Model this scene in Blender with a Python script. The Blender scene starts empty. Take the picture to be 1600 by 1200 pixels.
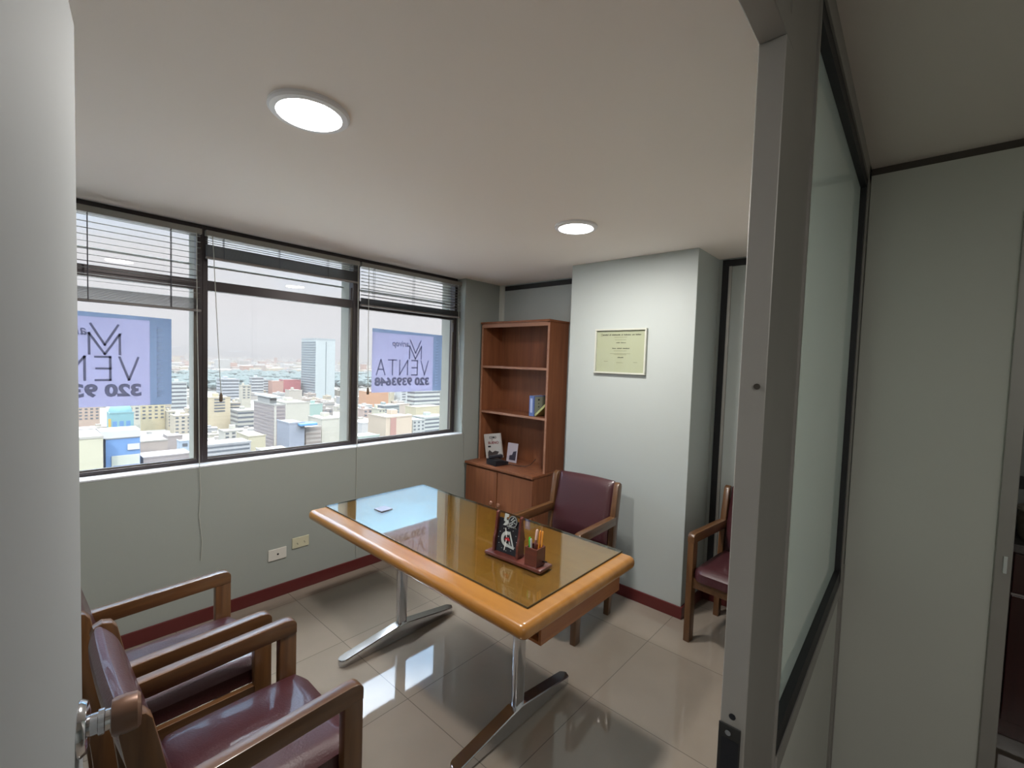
import bpy, bmesh, math, random
from mathutils import Vector, Matrix
C = bpy.context.scene.collection
random.seed(7)
PI = math.pi
# ------------------------------------------------------------------ camera
F_PX = 704.24
YAW, PITCH, ROLL = 0.729266, 0.0472334, -0.0333338
CAM = Vector((3.13, 0.0, 1.63))
fw = Vector((-math.sin(YAW)*math.cos(PITCH), math.cos(YAW)*math.cos(PITCH), -math.sin(PITCH)))
rt = Vector((math.cos(YAW), math.sin(YAW), 0)); dn = fw.cross(rt)
rt2 = math.cos(ROLL)*rt + math.sin(ROLL)*dn
dn2 = -math.sin(ROLL)*rt + math.cos(ROLL)*dn
camd = bpy.data.cameras.new('camera'); cam = bpy.data.objects.new('camera', camd); C.objects.link(cam)
camd.sensor_width = 36; camd.lens = F_PX/1600*36; camd.clip_start = 0.02; camd.clip_end = 20000
cam.matrix_world = Matrix(((rt2.x, -dn2.x, -fw.x, CAM.x), (rt2.y, -dn2.y, -fw.y, CAM.y), (rt2.z, -dn2.z, -fw.z, CAM.z), (0, 0, 0, 1)))
bpy.context.scene.camera = cam
# ------------------------------------------------------------------ view
vs = bpy.context.scene.view_settings
vs.view_transform = 'Standard'; vs.look = 'None'; vs.exposure = 1.0; vs.gamma = 1; vs.use_curve_mapping = False
cy = bpy.context.scene.cycles
cy.max_bounces = 10; cy.diffuse_bounces = 5; cy.glossy_bounces = 5; cy.transparent_max_bounces = 24
cy.use_denoising = True; cy.caustics_reflective = False; cy.caustics_refractive = False
cy.sample_clamp_indirect = 6
# ------------------------------------------------------------------ world: bright overcast, bluer and brighter upward
w = bpy.data.worlds.new('sky'); bpy.context.scene.world = w; w.use_nodes = True
nt = w.node_tree; nt.nodes.clear(); N = nt.nodes.new; L = nt.links.new
tc = N('ShaderNodeTexCoord'); sx = N('ShaderNodeSeparateXYZ'); L(tc.outputs['Generated'], sx.inputs[0])
nz = N('ShaderNodeTexNoise'); nz.inputs['Scale'].default_value = 3.0; nz.inputs['Detail'].default_value = 5
mp = N('ShaderNodeMapping'); mp.inputs['Scale'].default_value = (1, 1, 3.5); L(tc.outputs['Generated'], mp.inputs[0]); L(mp.outputs[0], nz.inputs[0])
ad = N('ShaderNodeMath'); ad.operation = 'MULTIPLY_ADD'; L(nz.outputs[0], ad.inputs[0]); ad.inputs[1].default_value = 0.24
sb = N('ShaderNodeMath'); sb.operation = 'SUBTRACT'; L(sx.outputs[2], sb.inputs[0]); sb.inputs[1].default_value = 0.12
L(sb.outputs[0], ad.inputs[2])
cr = N('ShaderNodeValToRGB'); L(ad.outputs[0], cr.inputs[0])
SKY = [(0.0, (.34, .31, .305)), (.07, (.34, .315, .315)), (.13, (.33, .32, .325)), (.19, (.29, .335, .40)), (.27, (.28, .47, .68)), (.38, (.60, 1.25, 1.85)), (.56, (2.0, 2.9, 4.0)), (.72, (8.8, 9.2, 9.5))]
cr.color_ramp.elements[0].position = SKY[0][0]; cr.color_ramp.elements[0].color = (*SKY[0][1], 1)
cr.color_ramp.elements[1].position = SKY[-1][0]; cr.color_ramp.elements[1].color = (*SKY[-1][1], 1)
for p, c in SKY[1:-1]:
    e = cr.color_ramp.elements.new(p); e.color = (*c, 1)
bg = N('ShaderNodeBackground'); bg.inputs[1].default_value = 1.15; L(cr.outputs[0], bg.inputs[0])
wo = N('ShaderNodeOutputWorld'); L(bg.outputs[0], wo.inputs[0])
# sun: behind this building, it lights the city fronts only
sd = bpy.data.lights.new('sun', 'SUN'); sd.energy = 1.6; sd.angle = 0.03; sd.color = (1.0, .90, .74)
so = bpy.data.objects.new('sun', sd); C.objects.link(so)
so.rotation_euler = Vector((-1.0, .45, -.62)).to_track_quat('-Z', 'Y').to_euler()

# ------------------------------------------------------------------ helpers
def deps(): return bpy.context.evaluated_depsgraph_get()
def mat(name, col, rough=.5, metal=0, coat=0, spec=.5, noise=None, bump=0, bscale=40, trans=0, emit=None):
    m = bpy.data.materials.new(name); m.use_nodes = True; t = m.node_tree; b = t.nodes['Principled BSDF']
    b.inputs['Base Color'].default_value = (*col, 1); b.inputs['Roughness'].default_value = rough
    b.inputs['Metallic'].default_value = metal; b.inputs['Coat Weight'].default_value = coat
    b.inputs['Specular IOR Level'].default_value = spec; b.inputs['Coat Roughness'].default_value = .06
    if emit: b.inputs['Emission Color'].default_value = (*emit[0], 1); b.inputs['Emission Strength'].default_value = emit[1]
    tcn = t.nodes.new('ShaderNodeTexCoord')
    if noise:
        c2, sc = noise
        n = t.nodes.new('ShaderNodeTexNoise'); n.inputs['Scale'].default_value = sc; n.inputs['Detail'].default_value = 4
        t.links.new(tcn.outputs['Object'], n.inputs[0])
        mx = t.nodes.new('ShaderNodeMix'); mx.data_type = 'RGBA'
        mx.inputs[6].default_value = (*col, 1); mx.inputs[7].default_value = (*c2, 1)
        t.links.new(n.outputs[0], mx.inputs[0]); t.links.new(mx.outputs[2], b.inputs['Base Color'])
    if bump:
        n = t.nodes.new('ShaderNodeTexNoise'); n.inputs['Scale'].default_value = bscale; n.inputs['Detail'].default_value = 3
        t.links.new(tcn.outputs['Object'], n.inputs[0])
        bp = t.nodes.new('ShaderNodeBump'); bp.inputs['Strength'].default_value = bump; bp.inputs['Distance'].default_value = .004
        t.links.new(n.outputs[0], bp.inputs['Height']); t.links.new(bp.outputs[0], b.inputs['Normal'])
    return m
def wood(name, c1, c2, rough=.35, coat=.3, axis=0, scale=14):
    m = bpy.data.materials.new(name); m.use_nodes = True; t = m.node_tree; b = t.nodes['Principled BSDF']
    tcn = t.nodes.new('ShaderNodeTexCoord'); mpn = t.nodes.new('ShaderNodeMapping')
    s = [scale]*3; s[axis] = scale*.08; mpn.inputs['Scale'].default_value = s
    t.links.new(tcn.outputs['Object'], mpn.inputs[0])
    n = t.nodes.new('ShaderNodeTexNoise'); n.inputs['Scale'].default_value = 3; n.inputs['Detail'].default_value = 6; n.inputs['Distortion'].default_value = .6
    t.links.new(mpn.outputs[0], n.inputs[0])
    r = t.nodes.new('ShaderNodeValToRGB'); r.color_ramp.elements[0].position = .3; r.color_ramp.elements[1].position = .7
    r.color_ramp.elements[0].color = (*c1, 1); r.color_ramp.elements[1].color = (*c2, 1)
    t.links.new(n.outputs[0], r.inputs[0]); t.links.new(r.outputs[0], b.inputs['Base Color'])
    b.inputs['Roughness'].default_value = rough; b.inputs['Coat Weight'].default_value = coat; b.inputs['Coat Roughness'].default_value = .15
    return m
def schlick(t, f0):
    lw = t.nodes.new('ShaderNodeLayerWeight'); lw.inputs[0].default_value = .5      # facing = 1 - cos
    p = t.nodes.new('ShaderNodeMath'); p.operation = 'POWER'; p.inputs[1].default_value = 5; t.links.new(lw.outputs['Facing'], p.inputs[0])
    a = t.nodes.new('ShaderNodeMath'); a.operation = 'MULTIPLY_ADD'; a.inputs[1].default_value = 1-f0; a.inputs[2].default_value = f0
    t.links.new(p.outputs[0], a.inputs[0]); return a.outputs[0]
def pane_glass(name, tint=(.97, .98, .98), gl=1.0, rough=0.0):
    m = bpy.data.materials.new(name); m.use_nodes = True; t = m.node_tree; t.nodes.clear()
    o = t.nodes.new('ShaderNodeOutputMaterial'); mx = t.nodes.new('ShaderNodeMixShader'); tr = t.nodes.new('ShaderNodeBsdfTransparent')
    g = t.nodes.new('ShaderNodeBsdfGlossy'); g.inputs['Roughness'].default_value = rough; tr.inputs[0].default_value = (*tint, 1)
    mu = t.nodes.new('ShaderNodeMath'); mu.operation = 'MULTIPLY'; mu.inputs[1].default_value = gl; mu.use_clamp = True
    t.links.new(schlick(t, .04), mu.inputs[0]); t.links.new(mu.outputs[0], mx.inputs[0])
    t.links.new(tr.outputs[0], mx.inputs[1]); t.links.new(g.outputs[0], mx.inputs[2]); t.links.new(mx.outputs[0], o.inputs[0])
    return m

def box(bm, x0, x1, y0, y1, z0, z1, b=0, seg=2, edges=None):
    r = bmesh.ops.create_cube(bm, size=1)
    vs_ = r['verts']
    for v in vs_:
        v.co = Vector(((x0+x1)/2+v.co.x*(x1-x0), (y0+y1)/2+v.co.y*(y1-y0), (z0+z1)/2+v.co.z*(z1-z0)))
    if b:
        es = list({e for v in vs_ for e in v.link_edges})
        if edges: es = [e for e in es if edges(e)]
        bmesh.ops.bevel(bm, geom=es, offset=b, segments=seg, affect='EDGES', profile=.5)
    return bm
def nb(): return bmesh.new()
def bx(*a, **k): return box(nb(), *a, **k)
def prism(bm, pts, axis, a0, a1, b=0, seg=2):
    """extrude a 2-D outline along axis; pts in the two other axes in order"""
    def P(p, a):
        if axis == 'x': return Vector((a, p[0], p[1]))
        if axis == 'y': return Vector((p[0], a, p[1]))
        return Vector((p[0], p[1], a))
    v0 = [bm.verts.new(P(p, a0)) for p in pts]; v1 = [bm.verts.new(P(p, a1)) for p in pts]
    n = len(pts); fs = [bm.faces.new(v0), bm.faces.new(v1[::-1])]
    for i in range(n): fs.append(bm.faces.new((v0[i], v1[i], v1[(i+1) % n], v0[(i+1) % n])))
    bmesh.ops.recalc_face_normals(bm, faces=fs)
    if b:
        es = list(fs[0].edges)+list(fs[1].edges)
        bmesh.ops.bevel(bm, geom=es, offset=b, segments=seg, affect='EDGES', profile=.5)
    return bm
def lathe(bm, prof, c=(0, 0, 0), n=32, axis='z'):
    rings = []
    for r, z in prof:
        ring = []
        for i in range(n):
            a = 2*PI*i/n; p = (r*math.cos(a), r*math.sin(a), z)
            if axis == 'x': p = (p[2], p[0], p[1])
            if axis == 'y': p = (p[1], p[2], p[0])
            ring.append(bm.verts.new((p[0]+c[0], p[1]+c[1], p[2]+c[2])))
        rings.append(ring)
    fs = []
    for a, b in zip(rings, rings[1:]):
        for i in range(n): fs.append(bm.faces.new((a[i], a[(i+1) % n], b[(i+1) % n], b[i])))
    fs.append(bm.faces.new(rings[0][::-1])); fs.append(bm.faces.new(rings[-1]))
    bmesh.ops.recalc_face_normals(bm, faces=fs)
    return bm
def tube(bm, pts, r, n=8):
    pts = [Vector(p) for p in pts]; rings = []
    for i, p in enumerate(pts):
        d = (pts[min(i+1, len(pts)-1)]-pts[max(i-1, 0)]).normalized()
        u = d.cross(Vector((0, 0, 1)));
        if u.length < .05: u = d.cross(Vector((1, 0, 0)))
        u.normalize(); v = d.cross(u)
        rings.append([bm.verts.new(p+r*(math.cos(2*PI*k/n)*u+math.sin(2*PI*k/n)*v)) for k in range(n)])
    fs = []
    for a, b in zip(rings, rings[1:]):
        for i in range(n): fs.append(bm.faces.new((a[i], a[(i+1) % n], b[(i+1) % n], b[i])))
    fs.append(bm.faces.new(rings[0][::-1])); fs.append(bm.faces.new(rings[-1]))
    bmesh.ops.recalc_face_normals(bm, faces=fs)
    return bm
def obj(name, bm, m, parent=None, smooth=False, label=None):
    me = bpy.data.meshes.new(name)
    if isinstance(bm, bmesh.types.BMesh): bm.to_mesh(me); bm.free()
    else: me = bm
    if not me.materials: me.materials.append(m)
    if smooth:
        me.polygons.foreach_set('use_smooth', [True]*len(me.polygons))
        try: me.set_sharp_from_angle(angle=math.radians(38))
        except Exception: pass
    o = bpy.data.objects.new(name, me); C.objects.link(o)
    if parent: o.parent = parent
    if label: o['label'] = label
    return o
def tag(o, label, cat, group=None, kind=None):
    o['label'] = label; o['category'] = cat
    if group: o['group'] = group
    if kind: o['kind'] = kind
    return o
def thing(name, label, cat, loc=(0, 0, 0), rz=0, group=None):
    o = bpy.data.objects.new(name, None); C.objects.link(o); o.empty_display_size = .1
    o.location = loc; o.rotation_euler = (0, 0, rz)
    return tag(o, label, cat, group)
def struct(name, bm, m, label=None, smooth=False):
    o = obj(name, bm, m, smooth=smooth); o['kind'] = 'structure'
    if label: o['label'] = label
    return o
def sroot(name, label, loc=(0, 0, 0), rz=0):
    o = bpy.data.objects.new(name, None); C.objects.link(o); o.location = loc; o.rotation_euler = (0, 0, rz)
    o['kind'] = 'structure'; o['label'] = label
    return o
def dup(root, label, group, loc, rz=0):
    r = root.copy(); C.objects.link(r); r.location = loc; r.rotation_euler = (0, 0, rz); r['label'] = label
    if group: r['group'] = group
    for ch in list(root.children):
        c = ch.copy(); C.objects.link(c); c.parent = r
        for g in ch.children:
            d = g.copy(); C.objects.link(d); d.parent = c
    return r
def text_bm(s, size, depth=.0006, bold=0, shear=0, align='CENTER'):
    """flat lettering as a mesh in its own XY plane, centred"""
    cu = bpy.data.curves.new('t', 'FONT'); cu.body = s; cu.size = size; cu.extrude = depth/2; cu.offset = bold; cu.shear = shear
    cu.align_x = align; cu.align_y = 'CENTER'; cu.resolution_u = 3
    o = bpy.data.objects.new('t', cu); C.objects.link(o); dg = deps(); dg.update()
    me = bpy.data.meshes.new_from_object(o.evaluated_get(dg))
    bm = nb(); bm.from_mesh(me); bpy.data.objects.remove(o); bpy.data.curves.remove(cu); bpy.data.meshes.remove(me)
    return bm
def xform(bm, M):
    bmesh.ops.transform(bm, matrix=M, verts=bm.verts); return bm
def join(a, b):
    me = bpy.data.meshes.new('tmp'); b.to_mesh(me); b.free(); a.from_mesh(me); bpy.data.meshes.remove(me); return a
def stroke(bm, pts, wdt, depth=.0006):
    """flat polyline of given width in XY"""
    for p, q in zip(pts, pts[1:]):
        p = Vector(p); q = Vector(q); d = (q-p).normalized(); n = Vector((-d.y, d.x))*wdt/2; p2 = p-d*wdt*.4; q2 = q+d*wdt*.4
        prism(bm, [tuple(p2+n), tuple(p2-n), tuple(q2-n), tuple(q2+n)], 'z', -depth/2, depth/2)
    return bm

# ------------------------------------------------------------------ materials
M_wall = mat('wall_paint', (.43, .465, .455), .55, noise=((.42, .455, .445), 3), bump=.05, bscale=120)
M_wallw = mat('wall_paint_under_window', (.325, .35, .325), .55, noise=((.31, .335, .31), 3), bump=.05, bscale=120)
M_ceil = mat('ceiling_paint', (.88, .80, .74), .7, noise=((.86, .775, .72), 1.2), bump=.05, bscale=60)
M_door = mat('door_paint', (.285, .30, .305), .8, spec=.15, noise=((.275, .29, .295), 4), bump=.06, bscale=30)
M_panel = mat('partition_panel', (.66, .67, .62), .5, noise=((.62, .63, .585), 3))
M_alu = mat('painted_aluminium', (.40, .385, .36), .42, metal=.3, noise=((.34, .33, .31), 9))
M_gask = mat('black_rubber', (.012, .012, .016), .5)
M_sill = mat('sill_gloss_paint', (.66, .68, .72), .25, coat=.5)
M_frame = mat('window_frame_brown', (.045, .036, .038), .35, metal=.4)
M_fin = mat('facade_concrete', (.26, .255, .22), .8, noise=((.23, .225, .20), 4))
M_base = mat('baseboard_red', (.10, .014, .014), .35, coat=.2)
M_blind = mat('blind_aluminium', (.17, .165, .155), .4, metal=.2)
M_cord = mat('cord_grey', (.42, .42, .38), .7)
M_chrome = mat('chrome', (.62, .63, .66), .12, metal=1)
M_leather = mat('maroon_leather', (.058, .014, .018), .40, coat=.32, noise=((.046, .012, .016), 6), bump=.25, bscale=160)
M_cw = wood('chair_walnut', (.080, .033, .012), (.140, .064, .023), .35, .35, 1)
M_cwl = wood('chair_walnut_upright', (.080, .033, .012), (.140, .064, .023), .35, .35, 2)
M_desk = wood('desk_wood', (.31, .127, .020), (.39, .175, .036), .28, .5, 0, 7)
M_deskd = wood('desk_wood_box', (.22, .065, .018), (.28, .10, .025), .35, .3, 1, 9)
M_book = wood('bookcase_wood', (.185, .062, .026), (.26, .096, .040), .55, .04, 2, 8)
M_booke = wood('bookcase_edge', (.30, .14, .085), (.38, .19, .12), .45, .1, 0, 8)
M_maho = wood('mahogany', (.085, .020, .015), (.13, .032, .022), .3, .4, 0, 20)
M_white = mat('white_plastic', (.74, .74, .70), .4)
M_black = mat('black_plastic', (.012, .013, .018), .3)
M_redcab = wood('dark_red_cabinet', (.040, .002, .002), (.06, .003, .003), .3, .4, 2, 5)
M_gran = mat('granite', (.24, .22, .22), .25, noise=((.08, .07, .07), 60))
M_glass = pane_glass('window_glass', (.985, .99, .99), .45)
M_dglass = pane_glass('desk_glass_plate', (.87, .90, .84), 1.7)
def floor_mat():
    m = mat('floor_tiles', (.28, .245, .2), .035, spec=.6); t = m.node_tree; b = t.nodes['Principled BSDF']
    tcn = t.nodes.new('ShaderNodeTexCoord'); mpn = t.nodes.new('ShaderNodeMapping'); t.links.new(tcn.outputs['Object'], mpn.inputs[0])
    # joints every 0.63 m through (0.77, 1.26)
    mpn.inputs['Location'].default_value = (-.77+.63*4, -1.26+.63*8, 0)
    br = t.nodes.new('ShaderNodeTexBrick'); br.offset = 0; br.inputs['Scale'].default_value = 1
    br.inputs['Brick Width'].default_value = .63; br.inputs['Row Height'].default_value = .63; br.inputs['Mortar Size'].default_value = .0022
    br.inputs['Mortar Smooth'].default_value = .3
    br.inputs['Color1'].default_value = (.325, .275, .225, 1); br.inputs['Color2'].default_value = (.305, .26, .212, 1); br.inputs['Mortar'].default_value = (.17, .145, .12, 1)
    t.links.new(mpn.outputs[0], br.inputs[0])
    n = t.nodes.new('ShaderNodeTexNoise'); n.inputs['Scale'].default_value = 2.2; n.inputs['Detail'].default_value = 5; t.links.new(tcn.outputs['Object'], n.inputs[0])
    mx = t.nodes.new('ShaderNodeMix'); mx.data_type = 'RGBA'; mx.blend_type = 'MULTIPLY'; mx.inputs[0].default_value = .3
    t.links.new(br.outputs[0], mx.inputs[6]); t.links.new(n.outputs[0], mx.inputs[7]); t.links.new(mx.outputs[2], b.inputs['Base Color'])
    return m
M_floor = floor_mat()
def frosted():
    m = bpy.data.materials.new('frosted_glass'); m.use_nodes = True; t = m.node_tree; t.nodes.clear()
    o = t.nodes.new('ShaderNodeOutputMaterial'); a = t.nodes.new('ShaderNodeMixShader'); a.inputs[0].default_value = .55
    df = t.nodes.new('ShaderNodeBsdfDiffuse'); df.inputs[0].default_value = (.60, .66, .62, 1)
    tl = t.nodes.new('ShaderNodeBsdfTranslucent'); tl.inputs[0].default_value = (.72, .78, .74, 1)
    g = t.nodes.new('ShaderNodeBsdfGlossy'); g.inputs[1].default_value = .04
    mx = t.nodes.new('ShaderNodeMixShader')
    t.links.new(df.outputs[0], a.inputs[1]); t.links.new(tl.outputs[0], a.inputs[2])
    t.links.new(schlick(t, .02), mx.inputs[0]); t.links.new(a.outputs[0], mx.inputs[1]); t.links.new(g.outputs[0], mx.inputs[2]); t.links.new(mx.outputs[0], o.inputs[0])
    return m
M_frost = frosted()

# ------------------------------------------------------------------ ROOM SHELL
H = 2.39; XP = 2.962; SILL = .957; YJ = .767; YR = 2.13; YB = 3.30
YN = -.55                       # near end wall of the room
struct('floor', bx(-.12, 5.2, -2.2, 4.6, -.12, 0), M_floor)
struct('ceiling', bx(-.14, 5.2, -2.2, 4.6, H, H+.14), M_ceil)
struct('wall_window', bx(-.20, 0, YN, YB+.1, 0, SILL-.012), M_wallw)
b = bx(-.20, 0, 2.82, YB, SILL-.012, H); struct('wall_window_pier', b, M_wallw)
struct('trim_1', bx(-.16, .004, YN, 2.822, SILL-.012, SILL, b=.003), M_sill, 'white glossy window sill')
struct('wall_facade_sun_block', bx(-.5, .3, -3, 6, H+.14, 6.0), M_fin)  # unseen upper facade, added to keep the sun off the window side
struct('wall_facade_below', bx(-.30, -.20, -3, 6, -3, SILL-.04), M_fin)
struct('wall_back', bx(-.2, 5.2, YB, YB+.12, 0, H), M_wall)
struct('wall_column', bx(1.12, 2.075, 2.90, YB, 0, H, b=.004), M_wall)
struct('wall_near', bx(-.2, XP, YN-.12, YN, 0, H), M_wall)
struct('wall_corridor_near', bx(XP-.04, 5.2, -2.2, -2.1, 0, H), M_wall)
struct('wall_corridor_right', bx(5.1, 5.2, -2.1, 4.6, 0, H), M_wall)
struct('wall_corridor_far', bx(3.0, 5.2, 4.5, 4.6, 0, H), M_wall)
struct('wall_partition_near', bx(XP-.038, XP, -2.1, -.06, 0, H), M_panel)
struct('wall_right', bx(XP+.006, 3.354, YR, YR+.10, 0, H-.03), M_panel)
struct('wall_right_lintel', bx(3.354, 4.25, YR, YR+.10, 2.12, H), M_panel)
struct('wall_right_far', bx(4.25, 5.1, YR, YR+.10, 0, H), M_panel)
struct('wall_partition_back', bx(XP-.038, XP, YR+.0, YB, 0, H), M_panel)
# dark shadow gap under the ceiling over the right wall
struct('trim_2', bx(XP+.004, 3.354, YR+.015, YR+.1, H-.03, H), mat('shadow_gap_brown', (.10, .085, .075), .6), 'dark gap strip on top of the right wall')
# back wall: framed panels with dark gasket
b = nb(); box(b, .06, 1.12, YB-.012, YB, H-.055, H-.012); struct('trim_3', b, M_gask, 'dark strip under the ceiling above the bookcase')
b = nb(); box(b, .0, .05, YB-.03, YB, 0, H, b=.004); struct('trim_4', b, M_panel, 'grey corner post behind the bookcase')
b = nb(); box(b, 2.10, 2.142, YB-.014, YB, .06, H-.01); box(b, 2.142, XP-.04, YB-.014, YB, H-.055, H-.012); struct('trim_5', b, M_gask, 'black gasket round the panel in the recess')
b = nb(); box(b, 2.142, 2.160, YB-.012, YB, .06, H-.055); struct('trim_6', b, M_alu, 'grey bead inside the black gasket')
# baseboards
def bbr(n, *a): struct('baseboard_'+n, bx(*a, b=.003), M_base)
bbr('window', 0, .012, YN, YB, 0, .082); bbr('back', .012, 1.12, YB-.012, YB, 0, .08); bbr('column', 1.12, 2.087, 2.888, 2.90, 0, .08)
bbr('column_side', 2.075, 2.087, 2.90, YB-.016, 0, .08); bbr('recess', 2.087, XP-.04, YB-.012-.014, YB-.014, 0, .08)

# ------------------------------------------------------------------ partition with frosted glass, door frame
X0 = XP-.038
pt = sroot('trim_7', 'grey aluminium partition frame with frosted glass beside the door opening')
b = nb(); box(b, X0, XP, YJ, YJ+.05, 0, 2.125, b=.0015); obj('door_post', b, M_alu, pt)
b = nb(); box(b, X0+.004, XP-.006, YJ+.05, 1.035, 0, H); obj('side_panel', b, M_alu, pt)
b = nb(); box(b, XP-.008, XP-.0015, 1.028, 1.036, 0, H); obj('bead', b, M_alu, pt)
b = nb(); box(b, X0, XP, YJ-.867, YJ+.05, 2.125, 2.165, b=.0015); obj('door_header', b, M_alu, pt)
b = nb(); box(b, X0+.008, XP-.008, -.10, YJ+.05, 2.165, H); obj('transom_panel', b, M_alu, pt)
b = nb(); box(b, X0, XP, -.10, -.06, 0, 2.125, b=.0015); obj('hinge_post', b, M_alu, pt)
b = nb(); box(b, X0, XP+.004, 1.035, YR, 2.335, H, b=.001); box(b, X0, XP+.004, 2.085, YR+.002, 0, H, b=.001); box(b, X0, XP+.002, 1.035, YR, .80, .845, b=.001); obj('glazing_frame', b, M_alu, pt)
b = nb()
box(b, XP-.024, XP-.001, 1.036, 2.085, 2.300, 2.335); box(b, XP-.024, XP-.001, 2.055, 2.085, .845, 2.335); box(b, XP-.024, XP-.001, 1.036, 2.085, .845, .895)
obj('gasket', b, M_gask, pt)
b = nb(); box(b, XP-.024, XP-.018, 1.03, 2.07, .86, 2.32); obj('frosted_pane', b, M_frost, pt)
b = nb(); box(b, X0+.004, XP-.004, 1.035, 2.085, 0, .80); obj('lower_panel', b, M_panel, pt)
b = nb(); box(b, XP, XP+.008, YR-.004, YR+.002, 0, .9); obj('corner_bead', b, M_alu, pt)
# strike plate in the door post
b = nb(); box(b, X0-.001, XP-.006, YJ-.003, YJ, .94, 1.060, b=.001); sp = obj('strike_plate', b, mat('dark_steel', (.05, .05, .05), .4, metal=.6), pt)
b = nb(); box(b, X0+.004, XP-.008, YJ-.0036, YJ-.002, .968, 1.038); obj('latch_hole', b, M_black, sp)
b = nb()
for z in (1.049, .953): lathe(b, [(.0045, 0), (.0045, .0015), (.002, .0025)], (XP-.024, YJ-.0055, z), 12, 'y')
obj('screw', b, M_chrome, sp)
b = nb(); lathe(b, [(.005, 0), (.005, .001)], (XP-.02, YJ-.001, 1.075), 12, 'y'); obj('screw_hole', b, M_black, pt)
b = nb(); lathe(b, [(.0045, 0), (.0045, .003), (.003, .005)], (XP-.012, YJ-.005, 1.606), 12, 'y'); obj('rivet', b, mat('rivet_dark', (.08, .07, .06), .4, metal=.5), pt)

# other doorway jamb at the far right
dj = sroot('trim_8', 'grey metal jamb of the doorway into the dark room')
b = nb(); box(b, 3.354, 3.392, YR-.012, YR+.11, 0, 2.12, b=.002); obj('jamb', b, M_alu, dj)
b = nb(); box(b, 3.354, 4.25, YR-.012, YR+.11, 2.12, 2.16, b=.002); obj('head', b, M_alu, dj)
b = nb(); box(b, 3.372, 3.381, YR-.018, YR-.012, 1.01, 1.065, b=.001); obj('latch_guard', b, mat('pale_metal', (.7, .74, .74), .3, metal=.2), dj)

# ------------------------------------------------------------------ the open door (left edge of the view)
hx, hy = 2.945, -.055; ex, ey = 2.152, .073
ang = math.atan2(ey-hy, ex-hx); Ld = math.hypot(ex-hx, ey-hy)
dr = sroot('door_1', 'pale grey painted office door swung open into the room', (hx, hy, 0), ang)
# local x runs from hinge to free edge; the room face is local -y (towards the desk)
b = nb(); box(b, 0, Ld, 0, .036, .01, 2.118, b=.0015); obj('door_leaf', b, M_door, dr)
kx, kz = Ld-.055, 1.047
b = nb(); lathe(b, [(.040, 0), (.040, -.004), (.036, -.010), (.024, -.013)], (kx, 0, kz), 36, 'y'); rs = obj('door_rose', b, M_chrome, dr, True)
b = nb(); lathe(b, [(.0155, -.010), (.0155, -.022), (.0185, -.023), (.0185, -.030), (.0155, -.031), (.015, -.040)], (kx, 0, kz), 36, 'y'); obj('knob_neck', b, M_chrome, dr, True)
b = nb(); lathe(b, [(.0152, -.037), (.0255, -.0385), (.0275, -.042), (.0285, -.056), (.027, -.070), (.023, -.074), (.008, -.0755)], (kx, 0, kz), 40, 'y')
obj('door_knob', b, mat('bronze_brown', (.16, .085, .055), .32, metal=.35, coat=.3), dr, True)

# ------------------------------------------------------------------ windows
fr_y = [(-.22, .785), (.785, 1.785), (1.785, 2.80)]
TZ = 2.036
for i, (ya, yb) in enumerate(fr_y):
    wn = sroot('window_%d' % (i+1), ['left', 'middle', 'right'][i]+' dark framed window bay over the city')
    b = nb(); t = .027
    box(b, -.155, -.09, ya, ya+t, SILL, H, b=.002); box(b, -.155, -.09, yb-t, yb, SILL, H, b=.002)
    box(b, -.155, -.09, ya+t, yb-t, SILL, SILL+.022, b=.002); box(b, -.155, -.09, ya+t, yb-t, H-.055, H, b=.002)
    obj('window_frame', b, M_frame, wn)
    b = nb(); box(b, -.150, -.095, ya+t, yb-t, TZ-.030, TZ+.030, b=.002); obj('transom', b, M_frame, wn)
    b = nb(); box(b, -.126, -.122, ya+t, yb-t, SILL+.02, TZ-.028); obj('glass_pane', b, M_glass, wn)
    b = nb(); box(b, -.126, -.122, ya+t, yb-t, TZ+.028, H-.05); obj('glass_pane', b, M_glass, wn)
    b = nb()   # slim inner sash stile and rails
    box(b, -.118, -.098, yb-t-.016, yb-t, SILL+.02, TZ-.03); 
    box(b, -.118, -.100, ya+t, yb-t, SILL+.020, SILL+.030)
    obj('sash', b, mat('sash_bronze', (.10, .085, .07), .35, metal=.4), wn)
    if i == 2:
        b = nb(); box(b, -.10, -.08, yb-t-.02, yb-t-.004, TZ-.14, TZ-.06, b=.003); obj('catch', b, M_frame, wn)
    if i == 1:
        b = nb(); box(b, -.098, -.088, yb-t-.022, yb-t-.006, TZ+.03, TZ+.12, b=.003); obj('stay_arm', b, M_frame, wn)
for i, y in enumerate((-.22, .785, 1.785, 2.80)):
    struct('trim_%d' % (9+i), bx(-.275, -.155, y-.027, y+.03, -1, 3), M_fin, 'pale concrete fin outside the window')
b = nb(); tube(b, [(-.25, -.8, 2.175), (-.25, 3.2, 2.175)], .007, 8); struct('trim_13', b, mat('outside_rail', (.45, .47, .45), .5), 'thin rail outside the upper panes')

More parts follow.
